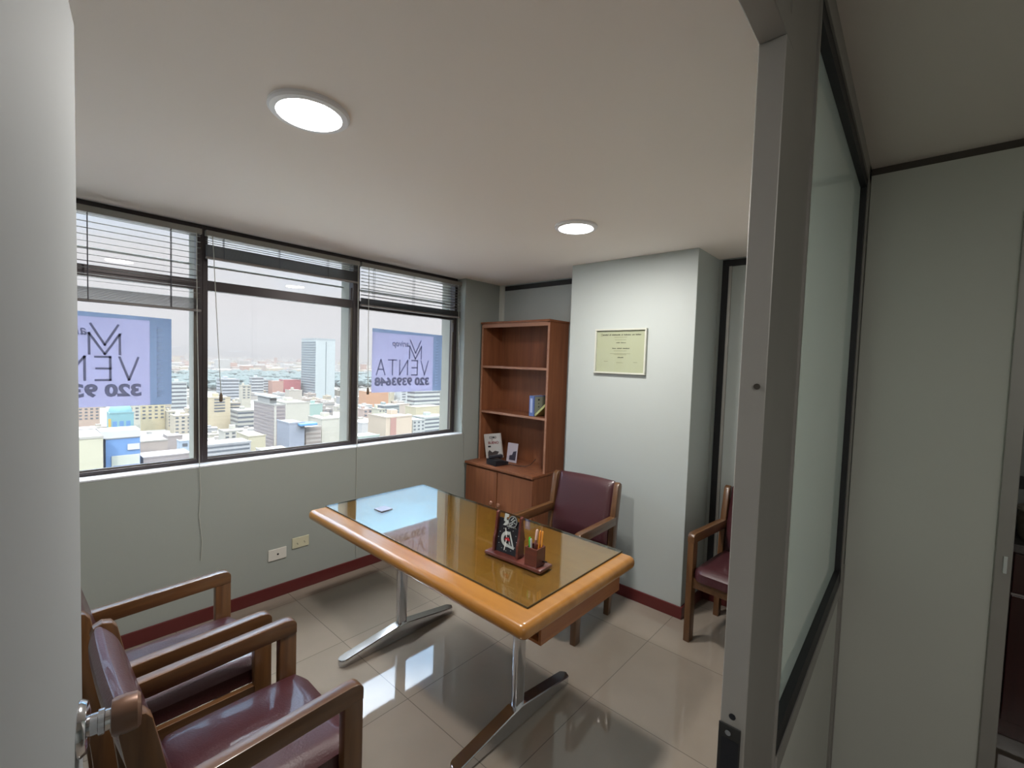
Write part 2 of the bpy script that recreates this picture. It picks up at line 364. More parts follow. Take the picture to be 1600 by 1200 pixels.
# ------------------------------------------------------------------ THE CITY, 75 m below the window sill
GZ = -74.0
struct('city_ground', bx(-14000, -60, -9000, 16000, GZ-1, GZ), mat('city_ground', (.17, .16, .145), .9, noise=((.12, .13, .12), .02)))
def pray(px, py):
    d = (px-800)*rt2 + (py-600)*dn2 + F_PX*fw
    return d.y/-d.x, d.z/-d.x
CM = {}
ALB = .25       # darkens every city colour so the bright sky does not overexpose it
def cmat(c, rough=.8):
    c = tuple(v*ALB for v in c)
    k = tuple(round(v, 3) for v in c)
    if k not in CM: CM[k] = mat('facade_%02d' % len(CM), c, rough, noise=(tuple(v*.9 for v in c), .15))
    return CM[k]
WIN_D = (.20, .22, .26); used_boxes = []
WM = {}
def boxmesh(key, sx, sy, sz):
    k = (key, round(sx, 2), round(sy, 2), round(sz, 2))
    return k
def bld(x0, x1, yt, yb, col, label, depth=None, floors=0, cols=0, wcol=WIN_D, roof=None, hut=True, side=None, name='building', cat='building', extra=None):
    xm_ = (x0+x1)/2
    _, rb = pray(xm_, yb); D = (GZ-CAM.z)/rb
    r0, rz_ = pray(x0, yt); r1, _ = pray(x1, yt); _, rz_ = pray(xm_, yt)
    ya, yb_, zt = r0*D, r1*D, CAM.z+rz_*D
    xf = CAM.x-D; W_ = yb_-ya; Hh = zt-GZ; dep = depth or max(10, W_*.7)
    used_boxes.append((xf-dep-2, xf+3, ya-2, yb_+2))
    e = thing(name, label, cat, (xf, ya, GZ))
    wl = obj('wall', bx(-dep, 0, 0, W_, 0, Hh), cmat(col), e)
    rc = roof or tuple(min(1, v*.85+.08) for v in col)
    b = nb(); th = max(.5, Hh*.02)
    box(b, -dep-.2, .2, -.2, W_+.2, Hh, Hh+th*.5); box(b, -.3, .2, -.2, W_+.2, Hh+th*.5, Hh+th*1.6); box(b, -dep, -.3, -.2, .3, Hh+th*.5, Hh+th*1.6)
    obj('roof', b, cmat(rc), e)
    if hut:
        hw_ = W_*random.uniform(.18, .3); hd = dep*.25; y_ = W_*random.uniform(.2, .6); hh_ = random.uniform(2.2, 3.4)
        obj('rooftop_hut', bx(-dep*.6-hd, -dep*.6, y_, y_+hw_, Hh, Hh+hh_+th), cmat(tuple(min(.9, v*1.05) for v in col)), e)
    wm_ = cmat(wcol, .3)
    if floors and not cols:
        fh = Hh/floors; vis = 0
        m1 = None
        for k in range(floors-1, -1, -1):
            if vis > 11: break
            vis += 1
            if m1 is None:
                o_ = obj('window_band', bx(-dep*.96, .12, -.12, W_*.97, 0, fh*.42), wm_, e); m1 = o_.data
            else: o_ = obj('window_band', m1, wm_, e)
            o_.location = (0, 0, k*fh+fh*.35)
    elif floors:
        fh = Hh/floors; cw = W_/cols; m1 = None; vis = 0
        for k in range(floors-1, -1, -1):
            if vis >= 5: break
            vis += 1
            for c_ in range(cols):
                if m1 is None:
                    o_ = obj('window', bx(-.05, .15, 0, cw*.5, 0, fh*.45), wm_, e); m1 = o_.data
                else: o_ = obj('window', m1, wm_, e)
                o_.location = (0, cw*(c_+.25), k*fh+fh*.3)
    if extra: extra(e, W_, Hh, dep)
    return e
CR = (.82, .74, .52); WH = (.80, .80, .78); PK = (.78, .58, .46); GY = (.50, .47, .46); OR = (.85, .45, .25); BG = (.68, .60, .50)
# --- left bay
bld(112, 161, 686, 800, (.84, .80, .60), 'cream flat roofed block at the bottom left of the left window bay', 30, hut=False, roof=(.66, .63, .56))
def blue_x(e, W_, Hh, dep):
    obj('parapet', bx(-dep*.7, .6, -W_*.15, W_*1.0, Hh+.5, Hh+4.2), cmat((.92, .92, .94)), e)
    s = obj('sign_board', bx(.1, .5, W_*.16, W_*.98, Hh*.05, Hh*.72), cmat((.88, .92, .82)), e)
    for k in range(3): obj('blue_stripe', bx(.5, .6, W_*.2, W_*.95, Hh*(.12+.2*k), Hh*(.155+.2*k)), cmat((.15, .33, .80)), s)
    s2 = obj('shop_sign', bx(.1, .5, W_*.62, W_*.98, Hh*.80, Hh*.90), cmat((.92, .90, .92)), e)
bld(165, 219, 685, 778, (.22, .45, .90), 'bright blue building with white parapet and white striped board', 20, extra=blue_x, hut=False, roof=(.85, .86, .90))
def teal_x(e, W_, Hh, dep):
    b = nb(); lathe(b, [(W_*.50, 0), (W_*.49, 2.5), (W_*.38, 6), (W_*.2, 8.2), (.3, 9)], (-dep*.5, W_*.5, Hh), 24); obj('domed_top', b, cmat((.30, .62, .68)), e, True)
    for k in range(3): obj('mural_arch', bx(.0, .2, W_*(.12+.28*k), W_*(.30+.28*k), Hh*.5, Hh*.78), cmat((.16, .40, .80)), e)
    obj('yellow_figure', bx(.0, .25, -W_*.05, W_*.06, Hh*.48, Hh*.86), cmat((.9, .62, .12)), e)
bld(171, 209, 646, 700, (.32, .64, .70), 'teal mural building with domed top below the left sale sheet', 14, extra=teal_x, hut=False)
bld(112, 156, 632, 672, PK, 'peach block with dark windows, leftmost under the left sale sheet', 20, 8, 5, roof=(.7, .6, .5))
bld(220, 258, 628, 672, (.88, .76, .48), 'yellow cream apartment block right below the left sale sheet corner', 6, 8, 4)
bld(199, 219, 630, 684, (.84, .80, .66), 'narrow white cream block between the teal dome and the yellow block', 14, 10, 2)
bld(262, 274, 644, 672, (.82, .74, .56), 'small cream block right of the yellow apartment block', 14, 6, 2)
bld(272, 300, 650, 678, (.84, .74, .58), 'sand coloured low block beside the mullion of the left window bay', 16, 5, 3)
bld(122, 152, 672, 700, (.46, .42, .42), 'low grey roofed building behind the cream flat roofed block', 20, hut=False)
bld(218, 262, 690, 742, (.62, .52, .46), 'brownish low hall right of the blue building', 26, 0, 0, hut=False, roof=(.60, .56, .50))
bld(262, 285, 682, 716, (.56, .48, .46), 'small brown roofed house behind the pale blue house', 14, hut=False)
bld(281, 297, 690, 722, (.62, .76, .92), 'pale blue little house at the foot of the left window bay', 8, 3, 1, hut=False)
bld(224, 300, 713, 764, (.52, .46, .46), 'long low grey roof along the bottom of the left window bay', 18, hut=False)
bld(262, 292, 598, 640, (.80, .84, .82), 'white flat building right of the left sale sheet', 16, 7, 0)
# --- middle bay
bld(326, 360, 622, 672, (.90, .76, .52), 'plain cream tower with one column of small windows in the middle window bay', 18, 11, 1)
bld(360, 376, 630, 668, (.80, .70, .54), 'beige block right beside the plain cream tower', 14, 8, 0)
bld(378, 392, 603, 652, (.82, .76, .62), 'slim cream tower with two columns of windows', 10, 12, 2)
bld(348, 374, 593, 632, (.74, .76, .80), 'pale grey office with window bands behind the slim tower', 30, 8, 0)
bld(394, 412, 590, 622, (.84, .86, .86), 'white office block right of the slim cream tower', 14, 7, 0)
bld(412, 426, 594, 618, (.76, .80, .80), 'pale grey green office beside the salmon building', 12, 6, 0)
bld(426, 443, 596, 622, (.80, .46, .36), 'salmon pink building left of the red one', 20, 0, 0, hut=False)
bld(443, 470, 594, 620, (.80, .22, .24), 'red building left of the tall white tower', 20, 0, 0, hut=False)
def tow_x(e, W_, Hh, dep):
    obj('dark_joint', bx(0, .4, W_*.50, W_*.535, Hh*.05, Hh*.98), cmat((.30, .36, .38)), e)
    m1 = None
    for k in range(22):
        z = Hh*(.04+.0432*k)
        if m1 is None: o_ = obj('side_window_band', bx(-dep*.98, -dep*.03, -.4, 0, 0, Hh*.025), cmat((.30, .38, .44), .3), e); m1 = o_.data
        else: o_ = obj('side_window_band', m1, None, e)
        o_.location.z = z
bld(494, 524, 532, 622, (.80, .88, .88), 'tall white tower standing above the skyline in the middle window bay', 60, extra=tow_x, hut=False, roof=(.6, .66, .68))
def off_x(e, W_, Hh, dep):
    obj('white_stair_strip', bx(0, .4, W_*.02, W_*.20, 0, Hh), cmat((.86, .82, .72)), e)
    obj('roof_pavilion', bx(-dep*.9, -dep*.1, -W_*.1, W_*.75, Hh+5.5, Hh+6.6), cmat((.90, .90, .88)), e)
    obj('pavilion_wall', bx(-dep*.8, -dep*.2, 0, W_*.6, Hh+1, Hh+5.5), cmat((.52, .52, .50)), e)
bld(428, 446, 634, 716, (.58, .50, .48), 'large brownish banded office with a white roof pavilion in the middle window bay', 40, 15, 0, wcol=(.44, .38, .40), extra=off_x, roof=(.62, .60, .56))
bld(447, 484, 630, 690, (.86, .82, .70), 'blank cream party wall block right of the banded office', 30, 0, 0)
bld(452, 476, 662, 735, (.46, .50, .60), 'blue grey block with a bright blue roof canopy', 20, 0, 0, hut=False, extra=lambda e, W_, Hh, dep: obj('blue_canopy', bx(-dep*.2, 4, W_*.55, W_*1.7, Hh-1.5, Hh+.2, b=.4), cmat((.16, .46, .88)), e))
bld(478, 502, 668, 728, (.70, .62, .56), 'brown roofed low building under the blue canopy', 16, 9, 0, wcol=(.5, .42, .38), hut=False)
bld(503, 536, 655, 722, (.84, .80, .68), 'cream building with plain wall beside the right mullion', 22, 0, 0)
bld(484, 504, 632, 664, (.54, .74, .66), 'green painted block below the tall white tower', 14, 0, 0)
bld(505, 520, 640, 660, (.52, .46, .42), 'brown house with chimneys below the tall tower', 12, 3, 2)
bld(452, 472, 610, 640, (.76, .68, .58), 'beige stepped block in front of the red building', 14, 0, 0)
bld(372, 402, 642, 676, (.70, .68, .60), 'grey roofed terrace block right of the cream tower', 22, 5, 0)
bld(350, 380, 674, 725, (.82, .78, .68), 'cream block with stair hut at the bottom of the middle window bay', 12, 9, 3)
bld(322, 392, 694, 760, (.66, .66, .68), 'long pale grey roof lowest in the middle window bay', 16, 10, 0, hut=False)
bld(388, 415, 682, 738, (.82, .74, .52), 'plain sand yellow block between the grey roof and the banded office', 22, 0, 0, hut=False)
bld(412, 452, 704, 760, (.78, .74, .66), 'low pale roof at the foot of the banded office', 12, hut=False)
# --- right bay
bld(572, 607, 612, 641, OR, 'orange wall building under the right sale sheet', 20, hut=False)
bld(609, 616, 614, 634, (.88, .78, .56), 'narrow cream block right of the orange wall', 12)
bld(626, 647, 606, 634, (.86, .88, .86), 'white block with two window columns under the right sale sheet', 16, 7, 2)
bld(648, 700, 604, 642, (.84, .86, .80), 'long white office with dark window bands at the right of the right bay', 18, 6, 0)
bld(592, 602, 640, 690, (.84, .80, .62), 'cream block with rows of windows left of the peach block', 12, 11, 2)
bld(603, 644, 652, 720, (.86, .70, .54), 'peach block with a red brown stripe in the right window bay', 24, hut=True, extra=lambda e, W_, Hh, dep: obj('brown_stripe', bx(0, .3, W_*.17, W_*.38, 0, Hh), cmat((.66, .36, .30)), e))
bld(645, 664, 657, 712, (.74, .76, .72), 'grey white block with small windows right of the peach block', 18, 10, 3)
bld(663, 702, 652, 704, (.76, .80, .74), 'pale green white block at the far right of the right bay', 18, 9, 0)
bld(618, 640, 632, 655, (.80, .66, .54), 'beige tower behind the peach block', 16, 0, 0)
bld(650, 690, 636, 668, (.86, .76, .52), 'yellow cream low block in front of the long white office', 20, hut=False)
bld(600, 624, 634, 664, (.52, .58, .56), 'grey green banded office behind the cream window block', 20, 7, 0)
bld(566, 592, 661, 700, (.86, .84, .82), 'white roofed low hall at the left of the right bay', 20, hut=False, roof=(.92, .92, .92))
bld(560, 593, 682, 730, (.66, .78, .68), 'pale green low building lowest in the right bay', 14, 6, 0, hut=False)
bld(568, 582, 640, 664, (.74, .56, .48), 'reddish brick house left of the cream window block', 12, 4, 2)
# --- look-alike low buildings between them
rg = random.Random(33)
cols_ = [(.78, .72, .60), (.70, .64, .58), (.80, .78, .74), (.66, .54, .46), (.60, .60, .60), (.82, .70, .52)]
protos = []
for c_ in cols_:
    for v in range(2):
        e = thing('low_building', 'one of the small pale low buildings packed between the taller city blocks', 'building', (0, 0, GZ), 0, 'small low city buildings')
        s = 9+4*v
        obj('wall', bx(-s, 0, 0, s*1.2, 0, 7+4*v), cmat(c_), e)
        b = nb(); box(b, -s-.3, .3, -.3, s*1.2+.3, 7+4*v, 7.6+4*v); box(b, -s*.6, -s*.3, s*.3, s*.7, 7.6+4*v, 9.6+4*v); obj('roof', b, cmat(tuple(min(.9, q*.8+.1) for q in c_)), e)
        obj('window_row', bx(-.1, .12, 1, s*1.1, 3+4*v, 4.4+4*v), cmat((.34, .34, .36), .4), e)
        protos.append([e, False])
cnt = 0; tries = 0
while cnt < 190 and tries < 6000:
    tries += 1
    D = rg.uniform(285, 900); rat = rg.uniform(.05, .80)
    x = CAM.x-D; y = rat*D; s = 20
    if any(x-s < q[1] and x+3 > q[0] and y-4 < q[3] and y+s+4 > q[2] for q in used_boxes): continue
    used_boxes.append((x-s, x+3, y-4, y+s+3))
    p = protos[rg.randrange(len(protos))]
    if not p[1]: p[1] = True; p[0].location = (x, y, GZ); p[0].rotation_euler.z = rg.uniform(-.15, .15)
    else: dup(p[0], 'one of the small pale low buildings packed between the taller city blocks', 'small low city buildings', (x, y, GZ), rg.uniform(-.15, .15))
    cnt += 1
# --- the far carpet of the city: nobody could count it
def carpet(name, label, cat, n, d0, d1, h, cset, seed):
    g = random.Random(seed); bms = [nb() for _ in cset]
    for _ in range(n):
        D = d0*(d1/d0)**g.random(); y = D*g.uniform(-.05, .95); x = CAM.x-D; s = g.uniform(8, 26)*(1+D/4000); hh = g.uniform(*h)
        if g.random() < .04: hh *= 2.4
        box(bms[g.randrange(len(cset))], x-s, x, y, y+s*g.uniform(.7, 2), GZ, GZ+hh)
    me = bpy.data.meshes.new(name); big = nb(); k = 0
    for i, q in enumerate(bms):
        for f in q.faces: f.material_index = i
        t_ = bpy.data.meshes.new('t'); q.to_mesh(t_); q.free(); big.from_mesh(t_); bpy.data.meshes.remove(t_)
    big.to_mesh(me); big.free()
    for c_ in cset: me.materials.append(cmat(c_))
    o = bpy.data.objects.new(name, me); C.objects.link(o); tag(o, label, cat, kind='stuff'); return o
carpet('distant_city', 'hazy carpet of tiny pale buildings reaching to the horizon', 'city', 3000, 1740, 9500, (7, 24), cols_+[(.86, .84, .80), (.74, .46, .36)], 5)
g = random.Random(9); bt = nb()
for _ in range(2200):
    D = g.uniform(1000, 1700); y = D*g.uniform(-.02, .95); r_ = g.uniform(5, 12)
    bmesh.ops.create_icosphere(bt, subdivisions=1, radius=r_, matrix=Matrix.Translation((CAM.x-D, y, GZ+r_*.9+g.uniform(0, 6))) @ Matrix.Diagonal((1, 1.6, .9, 1)))
tag(obj('tree_belt', bt, mat('distant_trees', (.035, .05, .05), .9)), 'dark blue green belt of trees across the far city', 'trees', kind='stuff')
b = nb()
for k, (y0, y1, hh) in enumerate(((-500, 3400, 300), (1500, 4200, 190), (5200, 9000, 120))):
    pts = [(y0, GZ)]+[(y0+(y1-y0)*i/14, GZ+hh*math.sin(PI*i/14)*(.75+.25*math.sin(i*1.9+k))) for i in range(1, 14)]+[(y1, GZ)]
    prism(b, pts, 'x', -11500-k*300, -10500-k*300)
struct('hills', b, mat('far_hills', (.07, .09, .10), .9), 'low hills on the horizon behind the left window bay')
# haze lying over the city
hz = bx(-13500, -120, -6000, 14000, GZ-.5, 420); hm = bpy.data.materials.new('city_haze'); hm.use_nodes = True; t_ = hm.node_tree; t_.nodes.clear()
vo_ = t_.nodes.new('ShaderNodeVolumeScatter'); vo_.inputs['Density'].default_value = .000056; vo_.inputs['Color'].default_value = (1, .90, .86, 1)
va_ = t_.nodes.new('ShaderNodeVolumeAbsorption'); va_.inputs['Density'].default_value = .00022; va_.inputs['Color'].default_value = (0, 0, 0, 1)
vd_ = t_.nodes.new('ShaderNodeAddShader'); t_.links.new(vo_.outputs[0], vd_.inputs[0]); t_.links.new(va_.outputs[0], vd_.inputs[1])
ou_ = t_.nodes.new('ShaderNodeOutputMaterial'); t_.links.new(vd_.outputs[0], ou_.inputs['Volume'])
HZ = struct('city_haze', hz, hm, 'thin haze over the city')

# ------------------------------------------------------------------ blinds
M_stack = mat('blind_stack_shaded', (.075, .070, .068), .4, metal=.3)  # same slats, coloured darker to put shade into the stack
def blind(name, ya, yb, zb, label, nslat, stack, ladders, slope=0):
    xc = -.035
    r = thing(name, label, 'blind', (xc, (ya+yb)/2, 0), 0, 'aluminium blinds hung in the window')
    hw = (yb-ya)/2
    b = nb(); box(b, -.018, .018, -hw, hw, 2.318, 2.350, b=.002); obj('headrail', b, mat('headrail', (.24, .23, .21), .45), r)
    b = nb(); z1 = 2.306; z0 = zb+.014+stack
    for k in range(nslat):
        z = z1-(z1-z0)*k/max(1, nslat-1)
        t = math.radians(slope+random.uniform(-2, 2)); cx, sz = .0125*math.cos(t), .0125*math.sin(t)
        pts = [(-cx, z-sz), (0, z+.0010), (cx, z+sz), (0, z+.0015)]
        prism(b, pts, 'y', -hw+.004, hw-.004)
    obj('slats', b, M_blind, r)
    b = nb(); n = max(3, int(stack/.0042))
    for k in range(n):
        z = zb+.014+k*stack/n; dx = random.uniform(-.0012, .0012)
        box(b, -.0125+dx, .0125+dx, -hw+.004, hw-.004, z, z+.0014)
    obj('stacked_slats', b, M_stack, r)
    b = nb(); box(b, -.013, .013, -hw+.002, hw-.002, zb, zb+.013, b=.003); obj('bottom_rail', b, mat('bottom_rail', (.19, .17, .165), .4), r)
    for y in ladders:
        b = nb()
        for x in (-.0135, .0135): tube(b, [(x, y-(ya+yb)/2, zb+.006), (x, y-(ya+yb)/2, 2.32)], .0013, 6)
        tube(b, [(0, y-(ya+yb)/2, zb+.006), (0, y-(ya+yb)/2, 2.32)], .001, 6)
        obj('ladder_cord', b, mat('ladder_cord', (.10, .10, .12), .7), r)
    return r
def cordpart(r, pts, rad=.0022, tassel=False, m=None):
    o = Vector(r.location)
    b = nb(); tube(b, [Vector(p)-o for p in pts], rad, 8); c = obj('pull_cord', b, m or M_cord, r, True)
    if tassel:
        p = Vector(pts[-1])-o; b = nb(); lathe(b, [(.004, .002), (.009, -.012), (.010, -.045), (.006, -.052)], tuple(p), 16); obj('tassel', b, mat('tassel_brown', (.14, .10, .07), .5), c, True)
b1 = blind('window_blind', -.20, .765, 1.868, 'grey venetian blind lowered furthest, in the window bay beside the door', 12, .062, (.05, .275, .62))
b2 = blind('window_blind', .785, 1.768, 2.185, 'grey venetian blind pulled nearly all the way up, in the middle window bay', 4, .068, (.88, 1.20, 1.53))
b3 = blind('window_blind', 1.785, 2.79, 2.022, 'grey venetian blind half lowered, in the window bay by the bookcase', 10, .045, (1.90, 2.27, 2.66), 8)
cordpart(b1, [(-.01, .735, 2.32), (.005, .735, 1.8), (.010, .742, 1.3), (.010, .745, .97), (.007, .752, .8), (.005, .745, .66), (.006, .760, .5), (.006, .755, .385)], .0022)
cordpart(b2, [(-.012, .815, 2.32), (-.012, .822, 2.2), (-.014, .845, 1.7), (-.014, .862, 1.385)], .0022, True)
cordpart(b2, [(-.010, 1.752, 2.32), (.006, 1.752, 1.4), (.008, 1.755, .97), (.004, 1.757, .5), (.014, 1.765, .10)], .003)
cordpart(b3, [(-.012, 1.840, 2.32), (-.012, 1.845, 1.8), (-.012, 1.849, 1.40)], .0022, True)
cordpart(b3, [(-.008, 2.74, 2.32), (-.004, 2.75, 1.9), (.004, 2.80, 1.1), (.008, 2.84, .957), (.005, 2.858, .5), (.014, 2.87, .1)], .0026)

# ------------------------------------------------------------------ for-sale sheets on the glass (read from the street, mirrored inside)
def sheet_mat(name, col, tcol):
    m = bpy.data.materials.new(name); m.use_nodes = True; t = m.node_tree; t.nodes.clear()
    o = t.nodes.new('ShaderNodeOutputMaterial'); a = t.nodes.new('ShaderNodeMixShader'); a.inputs[0].default_value = .75
    d = t.nodes.new('ShaderNodeBsdfDiffuse'); d.inputs[0].default_value = (*col, 1); tl = t.nodes.new('ShaderNodeBsdfTranslucent'); tl.inputs[0].default_value = (*tcol, 1)
    t.links.new(d.outputs[0], a.inputs[1]); t.links.new(tl.outputs[0], a.inputs[2]); t.links.new(a.outputs[0], o.inputs[0]); return m
M_sh = sheet_mat('sheet_lavender', (.55, .55, .62), (.50, .49, .60))
M_shd = sheet_mat('sheet_blue_band', (.34, .38, .46), (.36, .41, .50))
M_ink = mat('sheet_ink', (.26, .29, .50), .6)
M_inkl = mat('sheet_ink_pale', (.42, .50, .66), .6)
def poster(y0, z0, W, Hh, label, cat='sign'):
    # built in its own plane: u to the outside reader's right = -y direction reversed inside
    r = thing('sale_sign', label, cat, (-.131, y0+W/2, z0), 0, 'sale sheets on the window')
    S = Matrix(((0, 0, 1, 0), (1, 0, 0, 0), (0, 1, 0, 0), (0, 0, 0, 1)))      # local (u,v,n) -> (n,u,v): u=+y
    def put(name, bm, m, par=r): return obj(name, xform(bm, S), m, par)
    hw = W/2
    b = nb(); prism(b, [(-hw, 0), (hw-.10, 0), (hw-.10, Hh-.03), (-hw, Hh-.03)], 'z', -.0004, .0004); sh = put('sheet', b, M_sh)
    b = nb(); prism(b, [(hw-.10, .0), (hw, 0), (hw, Hh-.03), (hw-.10, Hh-.03)], 'z', -.0004, .0004); put('side_band', b, M_shd)
    b = nb(); prism(b, [(-hw, Hh-.03), (hw, Hh-.03), (hw, Hh-.012), (-hw, Hh)], 'z', -.0004, .0004); put('folded_edge', b, M_shd)
    mir = Matrix.Scale(-1, 4, Vector((1, 0, 0)))
    uc = -.05
    # VENTA in thin strokes, laid out as read (then mirrored)
    b = nb(); Lh = .125; wd = .080; gap = .030; x = -(5*wd+4*gap)/2; th = .0105
    def seg(*pts): stroke(b, [(x+p[0]*wd, p[1]*Lh) for p in pts], th, .0016)
    seg((0, 1), (.5, 0), (1, 1)); x += wd+gap
    seg((.85, 1), (.1, 1), (.1, 0), (.85, 0)); seg((.1, .5), (.8, .5)); x += wd+gap
    seg((0, 0), (0, 1), (1, 0), (1, 1)); x += wd+gap
    seg((0, 1), (1, 1)); seg((.5, 1), (.5, 0)); x += wd+gap
    seg((0, 0), (.5, 1), (1, 0)); seg((.2, .36), (.8, .36))
    put('lettering', xform(b, Matrix.Translation((uc-.005, .145, 0)) @ mir), M_ink)
    b = text_bm('320 9393648', .090, .0016, .0042); 
    xs = [v.co.x for v in b.verts]; sc = .55/(max(xs)-min(xs)); xform(b, Matrix.Scale(sc, 4, Vector((1, 0, 0))))
    put('phone_number', xform(b, Matrix.Translation((uc-.005, .085, 0)) @ mir), M_ink)
    b = nb(); cx = .065
    def seg2(*pts): stroke(b, pts, .0105, .0016)
    seg2((cx-.062, .285), (cx-.062, .395), (cx, .285), (cx+.062, .395), (cx+.062, .285))
    seg2((cx-.056, .445), (cx, .335), (cx+.056, .445))
    put('monogram', b, M_ink)
    b = text_bm('arivop', .075, .0016, .0008, .25); xs = [v.co.x for v in b.verts]; sc = .165/(max(xs)-min(xs)); xform(b, Matrix.Scale(sc, 4, Vector((1, 0, 0))))
    put('script_name', xform(b, Matrix.Translation((-.085, .408, 0)) @ mir), M_ink)
    b = nb()
    for k in range(16):
        v = .05+k*.026; u = hw-.055
        stroke(b, [(u-.012, v), (u+.012, v+.006)], .004, .0016); stroke(b, [(u-.012, v), (u-.010, v+.012)], .004, .0016)
    put('side_lettering', b, M_inkl)
    return r
poster(-.075, 1.318, .715, .512, 'lavender sale sheet cut off by the door edge, on the left window')
poster(1.950, 1.350, .715, .520, 'lavender sale sheet fully in view, on the right window')

# ------------------------------------------------------------------ ceiling lights
def downlight(x, y, label, power):
    r = thing('ceiling_light', label, 'light', (x, y, H), 0, 'round ceiling lights')
    b = nb(); lathe(b, [(.117, 0), (.118, -.008), (.112, -.014), (.095, -.016), (.093, -.012)], (0, 0, 0), 64); obj('trim_ring', b, mat('ring_white', (.78, .76, .78), .35), r, True)
    b = nb(); lathe(b, [(.0925, -.0125), (.0925, -.0165)], (0, 0, 0), 64); obj('diffuser', b, mat('lit_diffuser', (1, 1, 1), .5, emit=((1, .985, .97), 6.0)), r)
    ld = bpy.data.lights.new('lamp', 'AREA'); ld.shape = 'DISK'; ld.size = .18; ld.energy = power; ld.color = (1, .96, .91)
    lo = bpy.data.objects.new('lamp', ld); C.objects.link(lo); lo.parent = r; lo.location = (0, 0, -.0172)
    return r
downlight(1.682, .635, 'round white ceiling light nearest the camera, lit', 13)
downlight(1.695, 2.09, 'round white ceiling light over the far side of the desk, lit', 13)
downlight(4.1, -.9, 'added unseen round fill light in the corridor behind the camera, lit', 10)  # unseen fill lamp, added to brighten the dark corridor

# ------------------------------------------------------------------ wall outlets
def outlet(y0, y1, z0, z1, label, holes, m):
    r = thing('wall_outlet', label, 'outlet', (0, (y0+y1)/2, (z0+z1)/2), 0, 'outlets on the wall under the window')
    hw, hh = (y1-y0)/2, (z1-z0)/2
    b = nb(); box(b, 0, .008, -hw, hw, -hh, hh, b=.003); obj('cover_plate', b, m, r)
    for (y, z, rr) in holes:
        b = nb(); lathe(b, [(rr, .0075), (rr, .0086)], (0, y, z), 16, 'x'); obj('socket_hole', b, M_black if rr > .004 else mat('slot', (.2, .19, .15), .6), r)
outlet(1.132, 1.248, .255, .332, 'white blank cover with one dark hole, left outlet under the window', [(.002, 0, .0065)], mat('plate_white', (.62, .60, .55), .4))
outlet(1.285, 1.400, .298, .372, 'yellowed double socket, right outlet under the window', [(-.024, -.003, .0035), (.024, .0, .0035), (-.020, -.010, .0035), (.028, -.008, .0035)], mat('plate_ivory', (.55, .53, .38), .4))

# ------------------------------------------------------------------ framed certificate
r = thing('certificate', 'pale framed certificate hanging on the white column', 'certificate', (1.561, 2.90, 1.735))
b = nb(); hw, hh, ft = .200, .160, .012
box(b, -hw, hw, -.024, 0, hh-ft, hh, b=.002); box(b, -hw, hw, -.024, 0, -hh, -hh+ft, b=.002); box(b, -hw, -hw+ft, -.024, 0, -hh+ft, hh-ft, b=.002); box(b, hw-ft, hw, -.024, 0, -hh+ft, hh-ft, b=.002)
obj('picture_frame', b, mat('frame_cream', (.50, .51, .45), .4), r)
pp = obj('paper', bx(-hw+ft, hw-ft, -.008, -.004, -hh+ft, hh-ft), mat('paper_green_cream', (.38, .40, .27), .6), r)
M_pt = mat('print_dark', (.05, .05, .03), .6); M_pl = mat('print_pale', (.22, .23, .14), .6)
def ctext(words, z, wdt, hgt, m):
    # printed words too small to read in the photo: short broken strokes
    b = nb(); tot = sum(words)+len(words)-1; x = -wdt/2+.005; g_ = random.Random(int(z*1e4))
    for w_ in words:
        for k in range(w_):
            u = wdt/tot; h_ = hgt*g_.uniform(.6, 1.0); box(b, x+u*.08, x+u*.90, -.0086, -.008, z-hgt/2, z-hgt/2+h_); x += u
        x += u
    return obj('printed_line', b, m, pp)
ctext((7, 2, 10, 2, 8, 3, 6), .118, .30, .0095, M_pt)
for z, wd in ((.100, .10), (.082, .09)): obj('printed_line', bx(-wd/2, wd/2, -.0086, -.008, z-.0015, z+.0015), M_pl, pp)
ctext((4, 6), .062, .075, .006, M_pt)
ctext((4, 5, 7), .022, .135, .008, M_pt)
for z, wd in ((.004, .10), (-.016, .16), (-.022, .10)): obj('printed_line', bx(-wd/2, wd/2, -.0086, -.008, z-.0015, z+.0015), M_pl, pp)
ctext((6,), -.042, .046, .008, M_pt)
for x, z, wd in ((0, -.080, .05), (-.11, -.072, .03), (.12, -.076, .03)): obj('printed_line', bx(x-wd/2, x+wd/2, -.0086, -.008, z-.0015, z+.0015), M_pl, pp)
b = nb(); box(b, -.158, -.154, -.0086, -.008, .108, .128); box(b, -.150, -.146, -.0086, -.008, .108, .128); obj('crest', b, M_pl, pp)
obj('cover_glass', bx(-hw+ft, hw-ft, -.012, -.0105, -hh+ft, hh-ft), M_glass, r)

